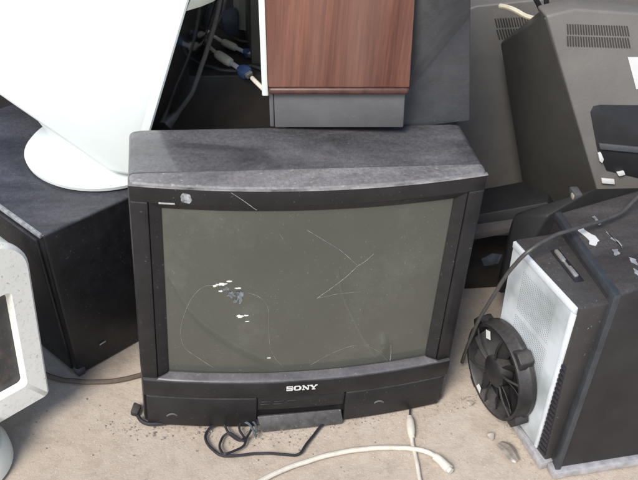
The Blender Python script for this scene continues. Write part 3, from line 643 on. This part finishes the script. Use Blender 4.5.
tag(link('equipment_case', hull([V(q) for q in [(0.5220, 0.4000, -0.0100), (0.6440, 0.4000, 0.0780)]]+wpts(.38, .75, .40, .56, 0, .05), .006), 'darkbrown'), 'dark brown case on the concrete behind the gap beside the television', 'equipment case')

# case behind the television, cables lying on it
cz = .577
tag(link('equipment_case', wbox(-.30, .02, .5, .86, 0, cz, .006), 'darkbrown'), 'dark brown case standing behind the black television under the cable plugs', 'equipment case')
tag(link('upright_panel', hull([V(q) for q in [(-0.0700, 0.5600, 0.8210), (-0.0400, 0.5600, 0.8210), (-0.0260, 0.5600, 0.5450), (-0.0590, 0.5600, 0.5450)]]+[V(q)+V((0, .2, 0)) for q in [(-0.0700, 0.5600, 0.8210), (-0.0400, 0.5600, 0.8210), (-0.0260, 0.5600, 0.5450), (-0.0590, 0.5600, 0.5450)]], .003), 'olive'), 'olive grey upright panel beside the white trim of the wood-grain cabinet', 'panel')
tag(link('device_case', hull([V(q) for q in [(-0.0820, 0.7000, 0.7710), (-0.0520, 0.7000, 0.7720), (-0.0490, 0.7000, 0.5940), (-0.0800, 0.7000, 0.5990)]]+[V(q)+V((0, .15, 0)) for q in [(-0.0820, 0.7000, 0.7710), (-0.0520, 0.7000, 0.7720), (-0.0490, 0.7000, 0.5940), (-0.0800, 0.7000, 0.5990)]], .004), 'beige'), 'beige upright device casing behind the cable plugs', 'device casing')
tag(link('connector_block', hull([V(q) for q in [(-0.1240, 0.6600, 0.6320), (-0.0990, 0.6600, 0.6490), (-0.0820, 0.6600, 0.6490), (-0.0820, 0.6600, 0.6090), (-0.1120, 0.6600, 0.6010)]]+[V(q)+V((0, .06, 0)) for q in [(-0.1240, 0.6600, 0.6320), (-0.0990, 0.6600, 0.6490), (-0.0820, 0.6600, 0.6490), (-0.0820, 0.6600, 0.6090), (-0.1120, 0.6600, 0.6010)]], .004), 'slate'), 'blue grey block beside the beige upright casing', 'connector')
def plug(label, wire, hood, head, rh, hw_):
    t_ = thing('video_cable', label, 'cable', wire[-1], 'cream video cables with blue plugs')
    link('wire', tube(wire, .0045, 8, 8), 'cablecream', t_)
    a, b_ = V(hood[0]), V(hood[1]); d = (b_-a)
    link('strain_relief', tube([a, a+d*.12, a+d*.5, b_-d*.1, b_], lambda t: rh*(.75+.25*math.sin(math.pi*t)), 4, 12), 'cablecream', t_)
    link('collar', tube([b_-d*.02, b_+d*.7], rh*.5, 1, 10), 'label', t_)
    h0 = b_+d*.6; e = d.normalized(); s_ = e.cross(V((0, -.5, 1)).normalized()).normalized(); n_ = s_.cross(e)
    link('plug', hull([h0+s_*a1*f_+n_*b1*.009+e*l for l, f_ in ((0, .45), (.008, 1), (head, 1)) for a1 in (-hw_, hw_) for b1 in (-1, 1)], .003), 'blueplug', t_)
    link('metal_shell', hull([h0+e*l+s_*a1+n_*b1 for l in (head-.001, head+.008) for a1 in (-hw_*.6, hw_*.6) for b1 in (-.006, .006)], .001), 'metal', t_)
plug('cream video cable with big blue plug lying lower and nearer among the two', [(-0.1760, 0.7290, 0.5920), (-0.1660, 0.6750, 0.5950), (-0.1560, 0.6120, 0.6000), (-0.1400, 0.5700, 0.5970)], [(-0.1400, 0.5700, 0.5970), (-0.1110, 0.5280, 0.5940)], .030, .0115, .0135)
plug('cream video cable with small plug lying higher and behind the other plug', [(-0.1720, 0.7590, 0.6000), (-0.1580, 0.6870, 0.6050), (-0.1410, 0.6600, 0.6000), (-0.1210, 0.6470, 0.5920)], [(-0.1210, 0.6470, 0.5920), (-0.0920, 0.6170, 0.5900)], .016, .0095, .009)
tag(link('cable', tube([(-0.1350, 0.4700, 0.7920), (-0.1530, 0.4600, 0.7080), (-0.1750, 0.4500, 0.6390), (-0.2030, 0.4300, 0.5720), (-0.2350, 0.4200, 0.5290), (-0.2620, 0.4100, 0.5050)], lambda t: .0055 if t < .8 else .006+.01*(t-.8)/.2, 10, 10), 'cablegrey'), 'thick grey cable hanging beside the dark glass of the big white monitor', 'cable')
tag(link('cable', tube([(-0.2090, 0.6190, 0.6000), (-0.1770, 0.5960, 0.6200), (-0.1460, 0.6060, 0.6400), (-0.1180, 0.7120, 0.6300), (-0.1000, 0.8380, 0.6200), (-0.0860, 0.9490, 0.6200)], .0042, 8, 8), 'cablegrey'), 'grey cable looping up behind the two cream video cables', 'cable')
tag(link('cable', tube([(-0.1890, 0.5560, 0.5840), (-0.1580, 0.5300, 0.5860), (-0.1280, 0.5110, 0.5850), (-0.0960, 0.5100, 0.5850), (-0.0670, 0.5280, 0.5860), (-0.0420, 0.5040, 0.5900)], .0038, 8, 8), 'cableslate'), 'dark cable lying in front of the blue plugs on the dark brown case', 'cable')
tag(link('cable', tube([(-0.1550, 0.7370, 0.6400), (-0.1440, 0.6880, 0.6300), (-0.1190, 0.6980, 0.6000), (-0.0870, 0.6770, 0.5860), (-0.0550, 0.6590, 0.5860), (-0.0260, 0.6620, 0.5900)], .0034, 8, 8), 'cablebrown'), 'thin brown cable crossing behind the small blue plug', 'cable')
tag(link('wire', tube([(-0.0750, 0.4000, 0.6190), (-0.0690, 0.3800, 0.6200), (-0.0580, 0.3600, 0.6160), (-0.0470, 0.3400, 0.6110)], .005, 6, 8), 'cablewhite'), 'short pale wire end tucked behind the wood-grain cabinet', 'wire')

# black boxes added so the gaps at the back stay dark
tag(link('gap_filler', wbox(-.75, .32, .98, 1.5, 0, 1.9, .01), 'deepblack'), 'tall matte black box added to darken the gap behind the cable plugs', 'gap filler')
tag(link('gap_filler', wbox(.345, 1.9, 1.0, 1.5, 0, 1.9, .01), 'deepblack'), 'wide matte black box added to darken the gap behind the television backs', 'gap filler')

# ------------------------------------------------------------------ cables and small pieces
tag(link('cable', tube([(0.5350, 0.6000, 0.7020), (0.5540, 0.5700, 0.7070), (0.5860, 0.5500, 0.6980), (0.6160, 0.5400, 0.6920)], .006, 8, 8), 'cablecream'), 'cream cable lying across the top vents of the rear television back', 'cable')
tag(link('cable', tube([(0.5660, 0.5000, 0.7750), (0.5840, 0.5000, 0.7470), (0.6040, 0.5000, 0.7230), (0.5990, 0.4800, 0.7460), (0.5850, 0.4800, 0.7880)], .006, 8, 8), 'cabledark'), 'black cable loop hanging over the corner of the leaning television back', 'cable')
tag(link('cable', tube([(0.7570, 0.1000, 0.5270), (0.7070, 0.0800, 0.4970), (0.6630, 0.0500, 0.4790), (0.6020, 0.0200, 0.4770), (0.5340, -0.0100, 0.4840), (0.4780, -0.0300, 0.4820), (0.4250, -0.0500, 0.4630), (0.4040, -0.0300, 0.3960), (0.3920, -0.0100, 0.3140), (0.3870, 0.0200, 0.2220), (0.3940, 0.0600, 0.1160), (0.4070, 0.1000, 0.0230)], .0042, 10, 10), 'cableslate'), 'thick grey cable draped over the tower top down to the concrete', 'cable')
tag(link('cable', tube([(-0.5660, 0.1720, 0.0050), (-0.5390, 0.1540, 0.0050), (-0.4940, 0.1370, 0.0050), (-0.4430, 0.1290, 0.0050), (-0.3880, 0.1310, 0.0050), (-0.3320, 0.1480, 0.0050), (-0.2980, 0.1680, 0.0050)], .0055, 10, 8), 'cablebrown'), 'dusty brown cable on the concrete below the black case', 'cable')
tag(link('cable', tube([(0.1070, 0.0010, 0.0120), (0.0870, -0.0150, 0.0080), (0.0490, -0.0450, 0.0060), (0.0110, -0.0890, 0.0050), (-0.0100, -0.1170, 0.0050), (-0.0320, -0.1220, 0.0040), (-0.0900, -0.1130, 0.0040), (-0.1450, -0.1130, 0.0040), (-0.1780, -0.1070, 0.0040), (-0.1960, -0.0870, 0.0040), (-0.2050, -0.0640, 0.0040), (-0.2020, -0.0420, 0.0040), (-0.1880, -0.0270, 0.0050), (-0.1640, -0.0240, 0.0060)], .0031, 10, 8), 'cabledark'), 'thin black cable lying on the concrete under the open flap', 'cable')
tag(link('cable', tube([(-0.1640, -0.0280, 0.0100), (-0.1550, -0.0510, 0.0060), (-0.1360, -0.0740, 0.0080), (-0.1200, -0.0690, 0.0100), (-0.1260, -0.0890, 0.0050), (-0.1530, -0.1060, 0.0090), (-0.1700, -0.1100, 0.0100), (-0.1770, -0.0850, 0.0060), (-0.1690, -0.0600, 0.0050), (-0.1550, -0.0550, 0.0110), (-0.1420, -0.0690, 0.0120), (-0.1280, -0.0820, 0.0130), (-0.1150, -0.0630, 0.0120), (-0.1050, -0.0410, 0.0120), (-0.1170, -0.0270, 0.0140), (-0.1300, -0.0340, 0.0130), (-0.1330, -0.0480, 0.0100), (-0.1240, -0.0680, 0.0090)], .0027, 8, 8), 'cabledark'), 'tangled loop of thin black wire at the left end of the flap', 'cable')
tag(link('wire', join(tube([(-0.1230, -0.0290, 0.0160), (-0.1110, -0.0400, 0.0180), (-0.1040, -0.0560, 0.0160), (-0.0990, -0.0710, 0.0100)], .0028, 6, 7), tube([(-0.1100, -0.0260, 0.0180), (-0.0980, -0.0410, 0.0180), (-0.0960, -0.0610, 0.0140)], .0025, 6, 7)), 'blueshard'), 'blue grey twisted wire tie at the corner of the flap', 'wire')
wcab = thing('cable', 'long white cable curving across the concrete with plug at its end', 'cable', (0.1850, -0.1210, 0.0000))
link('wire', tube([(-0.4790, -0.4470, 0.0060), (-0.3420, -0.3250, 0.0060), (-0.2170, -0.2510, 0.0060), (-0.0980, -0.1820, 0.0060), (-0.0250, -0.1510, 0.0060), (0.0520, -0.1320, 0.0060), (0.1220, -0.1240, 0.0060), (0.1880, -0.1250, 0.0060), (0.2370, -0.1340, 0.0060), (0.2620, -0.1460, 0.0060), (0.2790, -0.1600, 0.0060)], .0054, 10, 10), 'cablewhite', wcab)
link('plug', join(tube([(0.2740, -0.1590, 0.0080), (0.2810, -0.1680, 0.0080), (0.2880, -0.1820, 0.0080), (0.2950, -0.1960, 0.0080)], lambda t: .0085+.002*t, 5, 12), tube([(0.2930, -0.1930, 0.0080), (0.2980, -0.2020, 0.0080)], .007, 1, 10)), 'cablewhite', wcab, 50)
w2 = thing('cable', 'thinner white cable crossing under the long one with pin plug pointing at the television', 'cable', (0.2380, -0.1040, 0.0000))
link('wire', tube([(0.2310, -0.5670, 0.0040), (0.2160, -0.4030, 0.0040), (0.2240, -0.2890, 0.0040), (0.2290, -0.2090, 0.0040), (0.2330, -0.1670, 0.0040), (0.2350, -0.1350, 0.0040), (0.2360, -0.1130, 0.0040), (0.2380, -0.0920, 0.0060)], .0042, 8, 10), 'cablewhite', w2)
link('plug', tube([(0.2370, -0.1010, 0.0070), (0.2400, -0.0820, 0.0080), (0.2440, -0.0570, 0.0080), (0.2460, -0.0450, 0.0080)], lambda t: .0065+.0032*math.sin(math.pi*min(1, t*1.1)), 5, 12), 'cablewhite', w2)
link('pin', tube([(0.2450, -0.0480, 0.0080), (0.2530, -0.0210, 0.0070)], .0024, 1, 8), 'fan', w2)
ck = thing('power_plug', 'small black plug lying at the lower corner of the television', 'plug', (-0.3520, 0.0340, 0.0000))
o = V((-0.3520, 0.0340, 0.0000))
link('body', hull([o+V((x*.011+z*.004+y*.004, y*.013-x*.004, z)) for x in (-.75, .8) for y in (-1, 1) for z in (0, .013)]+[o+V((-.004, .019, .016))], .004), 'fan', ck)
link('wire', tube([(-0.3470, 0.0150, 0.0080), (-0.3390, 0.0010, 0.0060), (-0.3220, -0.0080, 0.0050), (-0.2900, -0.0080, 0.0050), (-0.2470, -0.0040, 0.0050)], .0045, 6, 8), 'cabledark', ck)
def chunk(px, s, m, label, cat, seed, flat=.6):
    rnd = random.Random(seed); c_ = V(px)
    bm = bmesh.new()
    pts = [c_+V((rnd.uniform(-1, 1)*s, rnd.uniform(-1, 1)*s, rnd.uniform(0, 1.6)*s*flat)) for i in range(12)]
    bm.free(); return tag(link('plastic_shard' if cat == 'shard' else 'pebble', hull(pts, .0012), m), label, cat)
chunk((0.3980, -0.0150, 0.0000), .011, 'shard', 'small glassy shard on the concrete between television and fan', 'shard', 3)
chunk((0.4120, -0.1150, 0.0000), .010, 'shard', 'small glassy lump on the concrete just below the fan', 'shard', 5, .9)
chunk((0.3950, -0.0120, 0.0000), .004, 'metal', 'tiny bright metal fleck beside the upper glassy shard', 'shard', 9)
chunk((0.3470, -0.0290, 0.0000), .003, 'grit', 'tiny brown pebble on the concrete right of the television', 'pebble', 11)
sh = [V(q) for q in [(0.4180, -0.1360, 0.0040), (0.4350, -0.1350, 0.0040), (0.4500, -0.1510, 0.0040), (0.4610, -0.1710, 0.0040), (0.4630, -0.1850, 0.0040), (0.4460, -0.1890, 0.0040), (0.4270, -0.1790, 0.0040), (0.4160, -0.1580, 0.0040)]]
sa, sb = V((0.4270, -0.1340, 0.0000)), V((0.4550, -0.1840, 0.0000)); sd_ = sb-sa; sp_ = V((-sd_.y, sd_.x, 0)).normalized()
bm = bmesh.new(); rows = []
for i in range(9):
    t_ = i/8; wd = .016*math.sin(math.pi*(.12+.8*t_))**.6; c_ = sa+sd_*t_+sp_*.004*math.sin(t_*5)
    rows.append([c_+sp_*wd*math.cos(a)+V((0, 0, .001+wd*.55*math.sin(a)+(.0015 if j % 2 else 0))) for j, a in enumerate([math.pi*k/7 for k in range(8)])])
bm = ringgrid(rows, closed=False)
bmesh.ops.solidify(bm, geom=bm.faces[:], thickness=.0012)
tag(link('plastic_scoop', bm, 'shard'), 'milky curved plastic piece lying at the foot of the tower', 'plastic piece')

# ------------------------------------------------------------------ camera, light, view
cam = D.objects.new('camera', D.cameras.new('camera')); COL.objects.link(cam)
cr_, cu_, cf_ = V((0.9860, -0.1538, 0.0645)), V((0.0397, 0.5922, 0.8048)), V((0.1620, 0.7910, -0.5900))
cam.matrix_world = Matrix((cr_, cu_, -cf_)).transposed().to_4x4(); cam.location = V((-0.2621, -1.3683, 1.4958))
cam.data.sensor_width = 36; cam.data.lens = 36*902.785/638; cam.data.clip_start = .02; cam.data.clip_end = 300
SC.camera = cam
W_ = D.worlds.new('World'); SC.world = W_; W_.use_nodes = True
nt = W_.node_tree; bg = nt.nodes['Background']; sky = nt.nodes.new('ShaderNodeTexSky'); sky.sky_type = 'NISHITA'; sky.sun_disc = False
sdir = V((-.50, -.62, .78)).normalized()
sky.sun_elevation = math.asin(sdir.z); sky.sun_rotation = math.atan2(sdir.x, sdir.y)
nt.links.new(sky.outputs[0], bg.inputs[0]); bg.inputs[1].default_value = .065
sl = D.lights.new('sun', 'SUN'); sl.energy = 1.5; sl.angle = math.radians(24); sl.color = (1, .95, .88)
so = D.objects.new('sun', sl); COL.objects.link(so); so.rotation_euler = (-sdir).to_track_quat('-Z', 'Y').to_euler(); so.location = (-3, -3, 5)
SC.view_settings.view_transform = 'Standard'; SC.view_settings.look = 'None'; SC.view_settings.exposure = 1.58; SC.view_settings.gamma = 1
SC.view_settings.use_curve_mapping = False
SC.render.engine = 'CYCLES'; SC.cycles.use_denoising = True; SC.cycles.max_bounces = 8
